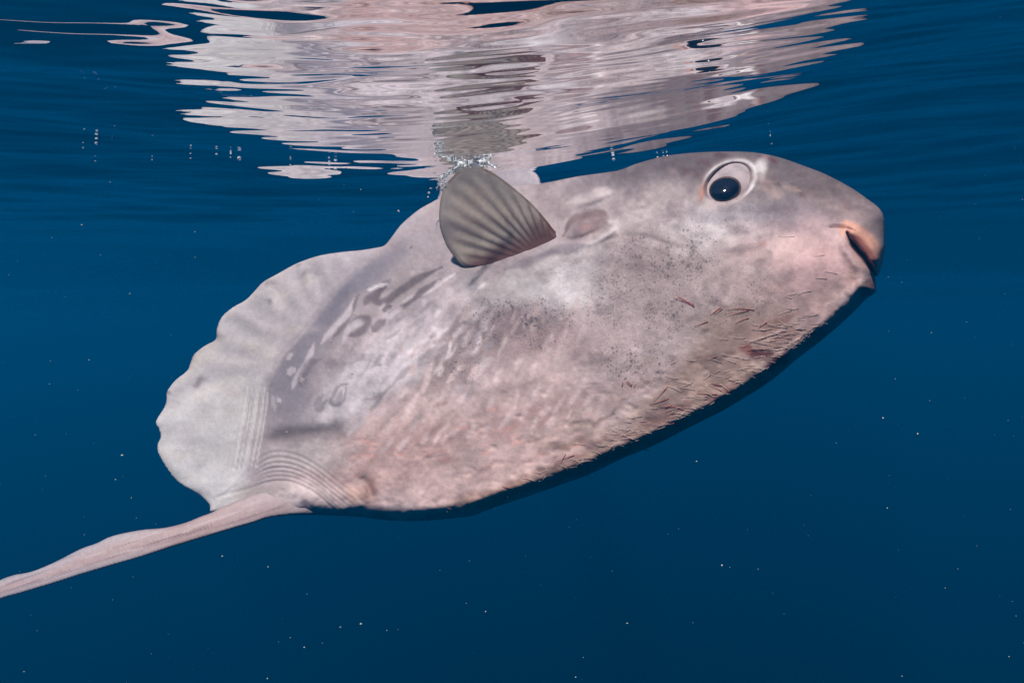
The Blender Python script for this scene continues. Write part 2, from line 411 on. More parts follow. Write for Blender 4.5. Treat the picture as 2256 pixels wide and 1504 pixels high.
# ---- pigment of the skin
class Paint:
    def __init__(s, x, y, base):
        s.x, s.y = x, y; s.c = np.tile(lin(base), (len(x), 1))
        s.wx = x + 14 * fbm(x / 60 + 9, y / 60, 3) + 5 * fbm(x / 16, y / 16 + 4, 2)
        s.wy = y + 14 * fbm(x / 60 + 70, y / 60 + 20, 3) + 5 * fbm(x / 16 + 30, y / 16, 2)
    def mix(s, w, col):
        w = np.clip(w, 0, 1)[:, None]; s.c = s.c * (1 - w) + lin(col) * w
    def blob(s, cx, cy, rx, ry, ang, col, a=1.0, soft=0.5, warp=1.0):
        X = s.x + (s.wx - s.x) * warp; Y = s.y + (s.wy - s.y) * warp
        t = math.radians(ang); dx = X - cx; dy = Y - cy
        u = dx * math.cos(t) - dy * math.sin(t); v = dx * math.sin(t) + dy * math.cos(t)   # positive angle: long axis rises to the right
        r = np.sqrt((u / rx) ** 2 + (v / ry) ** 2)
        s.mix(a * sstep(1 + soft, 1 - soft, r), col)
    def stroke(s, pts, w, col, a=1.0, soft=0.5, warp=0.25, taper=True):
        X = s.x + (s.wx - s.x) * warp; Y = s.y + (s.wy - s.y) * warp
        P = spline(pts, 5, closed=False)
        k = (X > P[:, 0].min() - 3 * w) & (X < P[:, 0].max() + 3 * w) & (Y > P[:, 1].min() - 3 * w) & (Y < P[:, 1].max() + 3 * w)
        if not k.any(): return
        dd, _, _, par = dist_poly(X[k], Y[k], P, closed=False)
        ww = w * (np.clip(np.sin(np.pi * par) * 1.6, 0.25, 1) if taper else 1)
        f = np.zeros(len(X)); f[k] = a * sstep(1 + soft, 1 - soft, dd / ww)
        s.mix(f, col)

p = Paint(x, y, (187, 172, 178))
q = (x - np.interp(y, SEAM_Y, SEAM_X)) * 0.8
# broad colour zones
p.mix(0.9 * sstep(10, -30, q), (197, 190, 195))
p.mix(0.85 * sstep(10, -30, q) * sstep(780, 930, y), (214, 209, 212))
p.mix(0.65 * sstep(10, -20, q) * sstep(-170, -20, q) * sstep(860, 620, y), (176, 164, 176))
p.blob(1640, 380, 330, 75, -8, (150, 133, 138), .75, .6)
p.blob(1870, 440, 110, 60, -35, (160, 140, 140), .7, .6)
p.blob(1430, 385, 180, 28, 10, (146, 130, 138), .7, .6)
p.blob(1720, 480, 120, 40, 0, (140, 124, 138), .65, .6)
p.blob(1760, 590, 170, 95, 5, (205, 168, 168), .8, .7)
p.blob(1800, 560, 80, 46, 10, (214, 174, 176), .6, .8)
p.blob(1530, 512, 120, 46, 15, (218, 208, 214), .85, .6)
p.blob(1500, 420, 90, 22, 38, (146, 130, 136), .6, .6)
p.blob(1620, 470, 90, 20, 0, (160, 150, 162), .6, .6)
p.blob(1450, 445, 70, 26, 30, (208, 196, 200), .6, .6)
p.blob(1400, 470, 120, 55, 25, (196, 180, 184), .6, .7)
p.blob(1270, 620, 110, 62, 10, (204, 197, 203), .9, .6)
p.blob(1140, 635, 100, 45, 18, (190, 184, 188), .8, .5)
p.blob(1430, 610, 120, 100, 15, (168, 148, 150), .7, .6)
p.blob(1560, 640, 150, 90, 20, (196, 174, 174), .55, .7)
p.blob(1130, 735, 150, 62, -8, (150, 130, 136), .75, .5)
p.blob(1000, 790, 90, 60, 40, (158, 140, 142), .6, .5)
p.blob(930, 850, 60, 40, 40, (160, 142, 140), .6, .5)
p.blob(1250, 850, 230, 110, 12, (204, 176, 176), .75, .7)
p.blob(1390, 850, 110, 90, 0, (206, 186, 188), .7, .7)
p.blob(1050, 1000, 340, 110, 12, (204, 175, 174), .9, .6)
p.blob(900, 930, 170, 60, 10, (212, 184, 184), .75, .6)
p.blob(850, 1010, 130, 70, 10, (206, 170, 167), .7, .6)
p.blob(1150, 1040, 230, 50, 18, (212, 180, 178), .8, .6)
p.blob(1100, 930, 260, 26, 12, (186, 150, 150), .45, .7)
# brownish belly flank towards the chin
p.blob(1620, 790, 150, 90, 32, (166, 138, 128), .85, .45)
p.blob(1520, 885, 150, 62, 30, (168, 140, 130), .8, .45)
p.blob(1690, 740, 130, 55, 35, (158, 128, 124), .6, .6)
p.blob(1380, 975, 140, 32, 24, (160, 124, 118), .75, .5)
p.blob(1220, 1045, 150, 22, 20, (168, 132, 122), .75, .5)
p.blob(1080, 1098, 110, 20, 14, (178, 142, 130), .7, .5)
p.blob(1600, 700, 70, 30, 15, (172, 146, 136), .6, .6)
p.blob(1800, 690, 90, 45, 40, (190, 156, 154), .7, .6)
for k in range(60):
    u = rnd.random(); cx = 1200 + 620 * u + rnd.gauss(0, 25); cy = 1035 - 330 * u + rnd.gauss(-20, 45)
    p.blob(cx, cy, rnd.uniform(16, 48), rnd.uniform(5, 13), 28 + rnd.gauss(0, 10), rnd.choice([(140, 108, 104), (182, 158, 148), (150, 112, 100), (196, 166, 158)]), rnd.uniform(.25, .55), .6)
p.blob(1690, 782, 46, 12, -8, (120, 56, 58), .85, .5)
p.blob(1640, 770, 16, 12, 0, (150, 80, 74), .7, .5)
p.blob(1710, 800, 26, 12, 30, (110, 60, 66), .7, .5)
p.blob(1590, 870, 34, 8, 25, (150, 92, 88), .7, .6)
p.blob(1480, 910, 40, 10, 25, (150, 100, 92), .6, .6)
p.blob(1720, 745, 40, 12, 20, (140, 96, 94), .6, .6)
# grey upper flank beside the seam, with pale and dark streaks running along the body
p.mix(0.85 * sstep(-6, 6, q) * sstep(95, 40, q) * sstep(1010, 800, y) * sstep(540, 640, y), (150, 142, 156))
p.blob(800, 620, 130, 26, 42, (140, 134, 150), .7, .5)
p.blob(940, 560, 150, 40, 35, (178, 166, 176), .6, .6)
p.blob(860, 640, 190, 26, 38, (184, 170, 174), .7, .6)
p.blob(1040, 650, 36, 60, 20, (186, 178, 182), .7, .6)
p.blob(860, 800, 110, 60, 35, (218, 206, 214), .9, .5)
p.blob(930, 720, 130, 40, 40, (198, 186, 194), .7, .6)
p.blob(750, 890, 110, 50, 40, (204, 194, 202), .8, .5)
p.blob(640, 880, 50, 70, 10, (160, 152, 162), .6, .6)
p.blob(670, 960, 90, 24, 8, (152, 138, 142), .8, .6)
p.blob(680, 1010, 90, 32, 5, (196, 184, 186), .7, .6)
DK = (140, 126, 134); GR = (154, 144, 154); LT = (206, 195, 204)
for pts, w, c, a in [
    ([(974,586),(930,610),(880,640),(846,664),(826,662),(832,645),(848,632)], 8, DK, .9), ([(850,632),(830,644),(812,660),(806,674)], 7, DK, .85),
    ([(971,612),(930,640),(900,664),(874,686)], 6.5, DK, .85), ([(862,672),(850,680),(842,688)], 6, DK, .8), ([(849,706),(832,718),(818,732)], 9, DK, .75),
    ([(762,722),(788,704),(808,702),(806,718),(786,734),(762,740)], 8, DK, .8), ([(794,652),(772,686),(758,712),(730,745)], 7, DK, .7), ([(862,614),(842,626),(826,640)], 4, GR, .8),
    ([(784,660),(764,694),(744,712),(722,736),(706,756)], 7, LT, .8), ([(690,756),(682,782),(664,816),(652,840),(644,856)], 6, LT, .8), ([(640,780),(630,792)], 5, LT, .7),
    ([(650,810),(634,824)], 8, LT, .7), ([(850,624),(826,634),(808,640)], 4, (226,218,226), .7), ([(704,790),(684,800),(674,812),(668,840),(676,838)], 10, DK, .6), ([(736,790),(716,810)], 12, GR, .6),
    ([(720,880),(706,900),(700,890),(712,868)], 8, GR, .6), ([(752,860),(742,884),(736,894)], 8, GR, .6), ([(766,846),(744,852),(730,880),(738,892),(756,880),(764,852)], 4, GR, .7),
    ([(820,900),(832,876),(824,866)], 12, (176,166,172), .6), ([(834,800),(838,804)], 5, DK, .7), ([(778,822),(780,826)], 4, DK, .6),
    ([(1005,598),(985,612),(960,632),(930,652)], 3.5, (226,216,224), .7), ([(600,868),(604,900)], 5, LT, .5), ([(618,876),(612,884)], 6, LT, .7), ([(664,838),(670,836)], 9, LT, .5)]:
    p.stroke(pts, w, c, a, .45, .3)
# small dark marks on the fringe
for cx, cy, r in [(664,589,8),(594,620,12),(590,660,8),(682,610,14),(480,740,10),(420,800,10),(372,866,7),(440,838,14)]:
    p.blob(cx, cy, r, r * .55, 30, (160, 148, 150), .7, .6)
for k in range(70):
    a = rnd.uniform(0, 1); yy = 600 + a * 430; xs_ = np.interp(yy, SEAM_Y, SEAM_X) - rnd.uniform(20, 220)
    p.blob(xs_, yy, rnd.uniform(14, 46), rnd.uniform(6, 18), rnd.gauss(15, 14), rnd.choice([(186,176,178),(212,204,202),(190,178,186),(206,196,190)]), rnd.uniform(.2, .45), .8)
for k in range(9):
    xx = 520 + 8 * k
    p.stroke([(xx + 24, 850 + rnd.uniform(-20, 20)), (xx + 14, 930), (xx - 6, 1040 + rnd.uniform(-20, 20))], 1.9, rnd.choice([(224,216,214),(176,166,168)]), .55, .5, .1)
# pale elongated spots in slanting rows
for row in range(9):
    for kk in range(15):
        cx = 900 + kk * 36 + row * -10 + rnd.gauss(0, 9); cy = 690 + row * 32 - (kk - 7) * 5 + rnd.gauss(0, 8)
        if cx > 1330 or cx < 850 or rnd.random() < .22: continue
        if cy < 700 and cx < 1000: continue
        sl = 62 - 0.02 * (cy - 700) + rnd.gauss(0, 8); Lh = rnd.uniform(12, 26); ww = rnd.uniform(4, 7.5)
        p.blob(cx, cy, Lh, ww, sl, (214, 190, 192) if cy > 800 else (196, 178, 180), rnd.uniform(.5, .95), .3, .35)
for k in range(130):       # small irregular blotches on the upper flank
    cx = rnd.uniform(760, 1080); cy = 720 + (1080 - cx) * .35 + rnd.gauss(0, 55)
    p.blob(cx, cy, rnd.uniform(8, 24), rnd.uniform(3, 8), rnd.gauss(48, 10), rnd.choice([(216,204,212),(170,158,166),(206,194,202)]), rnd.uniform(.35, .8), .35, .5)
for k in range(70):       # scuffs and scars on the pink belly
    cx = rnd.uniform(760, 1350); cy = 1075 - (cx - 760) * .16 + rnd.gauss(-50, 45)
    p.blob(cx, cy, rnd.uniform(5, 24), rnd.uniform(2, 6), rnd.gauss(15, 12), rnd.choice([(176,138,138),(226,196,192),(186,148,146),(220,160,152)]), rnd.uniform(.3, .6), .7, .5)
p.blob(785, 1088, 20, 18, 0, (226, 186, 174), .8, .7); p.blob(818, 1080, 16, 30, -20, (166, 122, 112), .7, .7); p.blob(800, 1050, 16, 16, 0, (158, 132, 130), .6, .7)
for cx, cy in [(798,970),(815,968),(818,986),(822,1002),(880,990),(884,1004)]: p.blob(cx, cy, 7, 3.5, 10, (232, 168, 160), .7, .7)
p.blob(640, 1090, 90, 22, 8, (214, 196, 198), .7, .6)
p.blob(560, 1085, 60, 14, 12, (170, 160, 156), .5, .7)
# head markings
p.stroke([(1240,520),(1258,488),(1285,475),(1322,472),(1330,482),(1310,502),(1280,520)], 9, (150, 122, 124), .8, .6)
p.blob(1292, 497, 38, 17, 24, (156, 132, 136), .8, .5, 1.6)
p.blob(1288, 496, 14, 8, 22, (176, 138, 138), .7, .8, 1.4)
p.stroke([(1110,592),(1180,572),(1240,545),(1300,540)], 8, (150, 138, 150), .7, .7)
p.stroke([(1262,556),(1310,534),(1350,500),(1365,478)], 5, (214, 204, 208), .7, .6)
p.stroke([(1250,448),(1290,436),(1330,424),(1350,432)], 10, (214, 202, 206), .6, .7)
for k in range(46):
    cx = rnd.uniform(1330, 1720); cy = 480 + rnd.gauss(0, 60) + (cx - 1500) * .1
    p.blob(cx, cy, rnd.uniform(8, 26), rnd.uniform(4, 10), rnd.gauss(25, 22), rnd.choice([(214,202,206),(160,144,150),(200,186,190),(150,132,138)]), rnd.uniform(.2, .5), .7, .6)
for k in range(40):
    cx = rnd.uniform(1480, 1900); cy = np.interp(cx, [1480, 1610, 1750, 1900], [352, 345, 372, 445]) + rnd.uniform(2, 48)
    p.blob(cx, cy, rnd.uniform(6, 20), rnd.uniform(3, 8), rnd.gauss(-20, 22), rnd.choice([(132,112,120),(180,158,158),(150,112,116),(170,146,146)]), rnd.uniform(.25, .55), .7, .6)
p.stroke([(1570,342),(1610,342)], 6, (146, 104, 110), .6, .7); p.stroke([(1672,342),(1700,350),(1712,358)], 4, (168, 104, 104), .7, .6)
p.stroke([(1720,404),(1740,414),(1765,420)], 7, (206, 178, 172), .6, .7)
p.stroke([(1670,538),(1690,538)], 5, (206, 158, 154), .7, .6)
# eyelid, mouth and lips
re = eye_rad(x, y)
p.mix(0.55 * sstep(1.55, 1.1, re), (196, 176, 178))
upper = sstep(-30, 15, (404 - y) + .35 * (x - 1605))
p.mix(0.95 * np.exp(-((re - 1.10) / .10) ** 2) * (0.06 + .94 * upper), (246, 238, 246))
p.blob(1670, 380, 15, 34, -25, (250, 244, 250), .95, .5, .2)
p.blob(1690, 410, 40, 14, -35, (214, 184, 180), .6, .6, .3)
p.blob(1547, 424, 6, 20, -15, (206, 140, 124), .85, .6, .1)
p.mix(0.9 * sstep(1.02, .9, re), (176, 158, 160))
p.stroke([(1866,504),(1892,515),(1915,536),(1932,562),(1940,592)], 18, (226, 168, 148), .95, .35, .15, taper=False)
p.stroke([(1872,516),(1896,534),(1916,562),(1930,592)], 9, (178, 104, 96), .8, .6, .1)
p.stroke([(1862,505),(1872,534),(1890,562),(1910,590),(1922,612)], 7, (218, 176, 172), .85, .5, .1)
p.stroke([(1868,520),(1878,538),(1892,555),(1906,572),(1919,590),(1932,609)], 6.0, (70, 20, 40), .97, .35, 0.0)
p.blob(1902, 562, 12, 6, -45, (34, 6, 18), .9, .5, 0)
p.blob(1880, 600, 22, 34, -20, (196, 158, 150), .6, .6, .3)
p.blob(1909, 634, 17, 19, -10, (138, 112, 116), .85, .5, .2)
p.blob(1922, 628, 8, 22, 10, (196, 140, 124), .7, .5, .1)
p.stroke([(1822,502),(1846,499),(1868,501),(1885,507)], 2, (140, 80, 70), .8, .5, .05)
yc_ = 850 - 0.24 * (x - 600)
bk = sstep(40, 300, yc_ - y)[:, None] * sstep(0, 120, q)[:, None]; lo = sstep(-20, 220, y - yc_)[:, None] * sstep(0, 120, q)[:, None]
hd = sstep(1250, 1500, x)[:, None] * sstep(440, 370, y - 0.12 * np.abs(x - 1600))[:, None]
p.c *= (1 - 0.16 * bk) * (1 + 0.04 * lo) * (1 - 0.22 * hd) * np.array([1.03, 1.0, 0.95])
# large soft variation so no zone is even
v = fbm(x / 110 + 50, y / 110, 4)
p.c *= (1 + 0.10 * v)[:, None]
p.c *= (1 + 0.06 * fbm(x / 22, y / 22 + 8, 3))[:, None]
# mottling: streaky along the flank, cloudy elsewhere
ca, sa = math.cos(math.radians(50)), math.sin(math.radians(50))
us = x * ca - y * sa; vs_ = x * sa + y * ca
fl = sstep(20, 120, q)
m1 = fbm(us / 60 + 12, vs_ / 16, 4); m2 = fbm(x / 34 + 5, y / 30 + 60, 4); m3 = fbm(x / 9 + 3, y / 8 + 31, 3)
left = sstep(1400, 1000, x)
p.c *= (1 + fl * (0.16 * m1 * left + 0.16 * m2 + 0.10 * m3) + (1 - fl) * 0.05 * m2)[:, None]
dirt = np.clip(fbm(x / 48 + 80, y / 36 + 12, 5) - 0.12, 0, 1) * 2.2 * fl * (0.35 + 0.65 * sstep(900, 1500, x))
p.mix(np.clip(dirt, 0, 1) * 0.45, (136, 116, 118))
mean = np.array([0.47, 0.40, 0.42]); lum = np.clip(p.c, 0.01, 1).mean(1) / mean.mean(); p.c = 0.88 * np.clip(p.c, 0.01, 1) * (lum ** 0.45)[:, None]
skin_rgb = np.clip(p.c, 0.01, 0.9)

spk = np.zeros(len(x))
def spot_zone(cx, cy, rx, ry, ang, a):
    global spk
    t = math.radians(ang); dx = p.wx - cx; dy = p.wy - cy
    r = np.sqrt(((dx * math.cos(t) - dy * math.sin(t)) / rx) ** 2 + ((dx * math.sin(t) + dy * math.cos(t)) / ry) ** 2)
    spk = np.maximum(spk, a * sstep(1.4, .4, r))
spot_zone(1450, 590, 170, 90, 10, 1.0); spot_zone(1420, 680, 170, 70, 5, .85); spot_zone(1150, 690, 160, 40, -8, 1.0); spot_zone(1150, 730, 150, 50, -10, .7)
spot_zone(1400, 790, 110, 90, 0, .7); spot_zone(1560, 520, 170, 70, 10, .6); spot_zone(1020, 790, 100, 50, 40, .6); spot_zone(1260, 600, 90, 50, 0, .35); spot_zone(1600, 660, 160, 70, 20, .6)
spk *= 0.85 + 0.8 * np.clip(fbm(x / 45, y / 45 + 99, 3) + .5, 0, 1)

skin_rgb = skin_rgb * (1 - (0.16 * np.clip(spk, 0, 1.2))[:, None] * np.array([0.9, 1.0, 1.0]))
M_skin = mat_skin('sunfish_skin', 0.5, 0.0, 0.14)
body = sh.build('body', front, back, M_skin, fish); child(body)
od = sh.order
set_col(body, skin_rgb[od]); set_vec(body, 'skin_map', np.stack([x / 1000, y / 1000, np.zeros(len(x))], -1)[od]); set_f(body, 'speckle', spk[od])

# ---- fins
def fin(name, outline, step, Hf, Tf, paint, mat):
    s = Sheet(spline(outline, 4), step)
    H = Hf(s.x, s.y, s.d); T = np.where(s.rim, 0, Tf(s.x, s.y, s.d))
    o = s.build(name, pt(s.x, s.y, H + T), pt(s.x, s.y, H - T), mat, fish); child(o)
    pp = Paint(s.x, s.y, (190, 180, 178)); paint(pp, s)
    set_col(o, np.clip(pp.c, .01, .9)[s.order]); set_vec(o, 'skin_map', np.stack([s.x / 1000, s.y / 1000, 0 * s.x], -1)[s.order]); set_f(o, 'speckle', np.zeros(len(s.order)))
    return o

M_fin = mat_skin('fin_skin', 0.45, 0.55, 0.12, speck=False)
M_fin2 = mat_skin('fin_skin_thick', 0.45, 0.12, 0.12, speck=False)
PECT = [(1234,526),(1219,505),(1197,477),(1172,449),(1151,430),(1126,409),(1098,388),(1079,376),(1058,368),(1036,366),(1014,373),(999,387),(983,405),(972,433),(968,461),(968,492),(974,517),(986,545),(1002,567),(1017,584),(1036,593),(1064,594),(1095,590),(1110,585),(1157,571),(1188,556)]
ROOT = np.array([(1238,527),(1188,553),(1150,571),(1105,586),(1060,602)], float)
HUB = (1215.0, 590.0)
def pect_H(x, y, d):
    rd, _, _, _ = dist_poly(x, y, ROOT, closed=False)
    RP = spline(ROOT, 8, closed=False)
    hr = np.array([flank(u, w) for u, w in RP]); _, _, _, par = dist_poly(x, y, RP, closed=False)
    base = np.interp(par, np.linspace(0, 1, len(RP)), hr) - 0.004
    th = np.arctan2(-(y - HUB[1]), -(x - HUB[0]))
    r = np.hypot(x - HUB[0], y - HUB[1])
    return base - 0.009 + (0.00006 + 0.00021 * sstep(600, 470, y)) * rd + 0.00000025 * rd ** 2 + 0.0007 * np.sin(th * 46) * sstep(50, 120, r) * sstep(6, 40, d)
def pect_T(x, y, d):
    rd, _, _, _ = dist_poly(x, y, ROOT, closed=False)
    return (0.0012 + 0.008 * np.exp(-rd / 60)) * sstep(0, 10, d) + 0.0004
def pect_paint(pp, s):
    x, y = s.x, s.y
    rd, _, _, _ = dist_poly(x, y, ROOT, closed=False)
    th = np.arctan2(-(y - HUB[1]), -(x - HUB[0])); r = np.hypot(x - HUB[0], y - HUB[1])
    pp.mix(np.ones(len(x)), (226, 212, 200))
    pp.mix(.5 * sstep(60, 10, s.d) * sstep(70, 130, rd), (214, 206, 200))
    n = fbm(th * 9, r / 90, 3)
    lines = np.clip(np.sin(th * 46 + 1.2 * n + 1.6), 0, 1) ** 1.5 * sstep(55, 95, r) * sstep(235, 130, r + 35 * fbm(th * 14, r / 300, 2))
    pp.mix(.6 * lines, (128, 108, 98))
    pp.mix(.9 * sstep(62 + 40 * sstep(1050, 1200, x), 20, rd + 10 * fbm(x / 20, y / 20, 2)), (128, 80, 76))
    pp.mix(.6 * np.exp(-((s.d - 2) / 5) ** 2) * sstep(0, 40, x - y - 560), (120, 84, 70))
    pp.mix(.6 * np.exp(-(s.d / 3.5) ** 2) * sstep(640, 560, x - y + 0 * x), (150, 138, 134))
    pp.c *= (1 + .12 * fbm(x / 40, y / 40, 3))[:, None]
pect = fin('pectoral_fin', PECT, 2.6, pect_H, pect_T, pect_paint, M_fin)

DORS = [(960,470),(962,445),(968,425),(972,395),(976,350),(974,290),(966,200),(955,110),(952,40),(962,-10),(982,-34),(1006,-20),(1040,40),(1080,130),(1112,230),(1135,320),(1150,362),(1166,372),(1181,382),(1189,393),(1191,403),(1196,420),(1120,442),(1030,462)]
dors = fin('dorsal_fin', DORS, 5.0, lambda x, y, d: 0.00006 * np.clip(400 - y, 0, 500) * 0 + 0.0 * x, lambda x, y, d: 0.0022 + 0.004 * sstep(0, 40, d) * sstep(200, 520, y), 
    lambda pp, s: (pp.mix(np.ones(len(s.x)), (184, 172, 180)), pp.mix(.5 * sstep(470, 560, s.y), (178, 166, 176))), M_fin2)

ANAL = [(742,1118),(700,1090),(650,1072),(600,1076),(545,1094),(500,1112),(465,1129),(443,1137),(408,1151),(363,1162),(310,1167),(248,1180),(213,1196),(177,1209),(124,1236),(71,1258),(27,1267),(-10,1282),(-60,1310),(-110,1345),(-135,1378),(-120,1382),(-60,1350),(0,1320),(44,1307),(111,1287),(177,1266),(244,1246),(310,1227),(377,1205),(443,1185),(510,1165),(559,1151),(590,1141),(640,1134),(700,1131)]
def anal_H(x, y, d):
    f = sstep(740, 470, x)
    lowr = np.interp(x, [-135, 0, 177, 377, 510, 590, 740], [1382, 1320, 1266, 1205, 1165, 1141, 1131])
    up = lowr - y                       # 0 on the thick leading edge
    base = np.interp(x, [-140, 300, 520, 600, 650, 700, 745], [0.090, 0.052, 0.034, 0.027, 0.024, 0.017, 0.002])
    return base - 0.00035 * up * f + 0.0016 * np.sin(x / 17 + y / 40) * sstep(60, 95, up) * f
fin('anal_fin', ANAL, 2.6, anal_H, lambda x, y, d: 0.010 * np.sqrt(np.clip(1 - (1 - np.clip(d / 30, 0, 1)) ** 2, 0, 1)),
    lambda pp, s: (pp.mix(np.ones(len(s.x)), (204, 180, 178)), pp.mix(sstep(480, 680, s.x) * .8, (208, 192, 194)),
                   pp.mix(.5 * sstep(0, 50, 60 - (np.interp(s.x, [-135, 0, 177, 377, 510, 590, 740], [1382, 1320, 1266, 1205, 1165, 1141, 1131]) - s.y)), (186, 150, 146)),
                   pp.mix(.9 * sstep(0.05, .6, fbm(s.x / 80 + s.y / 60, (s.y + .33 * s.x) / 6, 3)), (150, 122, 124)), pp.mix(.7 * sstep(0.2, .6, fbm(s.x / 70 + 50, (s.y + .33 * s.x) / 5 + 9, 3)), (222, 204, 202)), pp.mix(.55 * np.exp(-(s.d / 4) ** 2), (150, 128, 132)),
                   pp.mix(.5 * np.exp(-(s.d / 14) ** 2) * sstep(400, 250, s.x), (198, 196, 204))), M_fin2)

# mirror images of the far side: a second pectoral fin and eye
def mirror_pts(P):
    return P - 2 * ((P - P0) @ PN)[:, None] * PN
far = pect.data.copy(); co = np.empty(len(far.vertices) * 3, np.float32); far.vertices.foreach_get('co', co)
far.vertices.foreach_set('co', mirror_pts(co.reshape(-1, 3).astype(float)).astype(np.float32).ravel()); far.flip_normals(); far.update()

# ---- eye
def local_frame(px, py):
    e = 4.0
    P = lambda a, b: pt(a, b, flank(a, b))
    c = pt(px, py, flank(px, py))
    return c
M_eye = mat_plain('eye_white', (0.44, 0.36, 0.375), 0.25, 0.5, 0.22, 45)
M_pupil = mat_plain('pupil_black', (0.006, 0.008, 0.016), 0.08, 0.6, 0.3, 60)
M_iris = mat_plain('iris_rim', (0.13, 0.075, 0.06), 0.3, 0.4, 0.4, 200)
def dome(name, cx, cy, a, b, tilt, H0, height, mat, parent, power=2.0, n=28, rings=14):
    V = []; F = []
    for i in range(rings + 1):
        r = i / rings
        for k in range(n):
            t = 2 * math.pi * k / n
            u = a * r * math.cos(t); v = b * r * math.sin(t)
            X = cx + u * math.cos(tilt) - v * math.sin(tilt); Y = cy - (u * math.sin(tilt) + v * math.cos(tilt))
            V.append(pt(X, Y, H0(X, Y) + height * (1 - r ** power)))
    for i in range(rings):
        for k in range(n):
            F.append((i * n + k, (i + 1) * n + k, (i + 1) * n + (k + 1) % n, i * n + (k + 1) % n))
    for k in range(n):      # closed at the back
        X = V[rings * n + k]; V.append(X - 0.012 * PN)
    for k in range(n):
        F.append((rings * n + k, (rings + 1) * n + k, (rings + 1) * n + (k + 1) % n, rings * n + (k + 1) % n))
    return mesh_obj(name, V, F, mat, parent)
# local slope plane of the socket
h0 = flank(1540, 450); hx = (flank(1690, 440) - flank(1530, 440)) / 160; hy = (flank(1605, 470) - flank(1605, 350)) / 120
hc = (flank(1605, 470) + flank(1605, 350)) / 2
Hs = lambda X, Y: hc + hx * (X - 1605) + hy * (Y - 404) - 0.003
eye = dome('eye', 1606, 402, 59, 41, EYE_T, Hs, 0.018, M_eye, fish); child(eye)
def Hp(X, Y):
    r = min(float(eye_rad(X, Y, 59, 41)), 1)
    return Hs(X, Y) + 0.018 * (1 - r ** 2) + 0.0006
iris = dome('iris', 1597.5, 416, 36, 27, math.radians(14), Hp, 0.0012, M_iris, eye)
pup = dome('pupil', 1596.5, 417, 33.5, 24.8, math.radians(14), lambda X, Y: Hp(X, Y) + 0.0008, 0.003, M_pupil, eye)
def far_copy(o, mesh=None, parent=fish):
    me2 = o.data.copy() if mesh is None else mesh
    if mesh is None:
        c2 = np.empty(len(me2.vertices) * 3, np.float32); me2.vertices.foreach_get('co', c2)
        me2.vertices.foreach_set('co', mirror_pts(c2.reshape(-1, 3).astype(float)).astype(np.float32).ravel()); me2.flip_normals(); me2.update()
    o2 = bpy.data.objects.new(o.name.split('.')[0], me2); COL.objects.link(o2); o2.parent = parent
    return o2
child(far_copy(pect, far)); fe = child(far_copy(eye)); far_copy(iris, None, fe); far_copy(pup, None, fe)

# ---- thread-like parasites hanging on the belly
M_red = mat_plain('parasite_red', (0.50, 0.15, 0.12), 0.5, 0.3, 0.3, 300)
M_pale = mat_plain('parasite_pale', (0.64, 0.46, 0.40), 0.5, 0.3, 0.25, 300)
def tube(pts3, r0, r1, sides=5):
    V = []; F = []; n = len(pts3)
    for i, P in enumerate(pts3):
        T = pts3[min(i + 1, n - 1)] - pts3[max(i - 1, 0)]; T = T / (np.linalg.norm(T) + 1e-12)
        A = np.cross(T, [0.3, 0.2, 1.0]); A /= np.linalg.norm(A); B = np.cross(T, A)
        r = r0 + (r1 - r0) * i / (n - 1)
        for k in range(sides):
            t = 2 * math.pi * k / sides
            V.append(P + r * (math.cos(t) * A + math.sin(t) * B))
    for i in range(n - 1):
        for k in range(sides):
            F.append((i * sides + k, i * sides + (k + 1) % sides, (i + 1) * sides + (k + 1) % sides, (i + 1) * sides + k))
    F.append(tuple(range(sides))[::-1]); F.append(tuple((n - 1) * sides + k for k in range(sides)))
    return V, F
def thread_path(x0, y0, x1, y1, lift, bend):
    P = []
    nx_, ny_ = -(y1 - y0), (x1 - x0)
    for i in range(6):
        t = i / 5
        X = x0 + (x1 - x0) * t + nx_ * bend * math.sin(math.pi * t); Y = y0 + (y1 - y0) * t + ny_ * bend * math.sin(math.pi * t)
        P.append(pt(X, Y, flank(X, Y) + 0.0008 + lift * t))
    return np.array(P)
THREADS = [  # root, tip, red?
 (1530,676,1483,655,1),(1528,672,1492,651,1),(1588,677,1564,694,1),(1592,680,1572,692,1),(1662,683,1602,681,1),(1650,684,1600,692,1),(1560,708,1530,718,1),(1690,709,1668,720,1),
 (1370,851,1372,838,1),(1391,851,1378,838,1),(1392,848,1381,838,1),(1472,850,1504,864,0),(1472,850,1438,882,1),(1473,877,1430,890,1),(1505,901,1452,894,1),(1498,898,1465,906,0),(1480,892,1463,895,1),
 (1695,769,1645,770,1),(1720,770,1655,766,0),(1710,800,1686,793,0),(1795,757,1783,738,0),(1740,735,1700,744,0),(1745,746,1705,741,0),(1760,758,1722,748,0),(1735,722,1690,712,0),(1700,725,1655,722,0),
 (1715,735,1640,757,0),(1730,728,1660,752,0),(1772,757,1735,760,0),(1585,845,1608,862,0),(1620,874,1590,862,0),(1600,866,1560,846,1),(1580,868,1535,866,1),(1640,848,1605,834,0),(1650,855,1638,859,0),
 (1590,850,1566,842,1),(1575,895,1550,905,0),(1560,910,1500,900,0),(1500,930,1472,935,1),(1540,925,1490,915,0),(1580,785,1563,790,1),(1640,790,1588,778,0),(1265,1002,1226,1012,1),(1246,1000,1230,1025,1),
 (1435,975,1412,968,1),(1430,992,1400,988,1),(1300,1050,1270,1040,0),(1330,1030,1290,1024,0),(1125,1075,1105,1070,1),(1180,1060,1150,1052,0),(1010,1125,985,1118,1),(1400,1000,1375,992,0),(1690,760,1640,748,0),(1650,700,1620,712,1)]
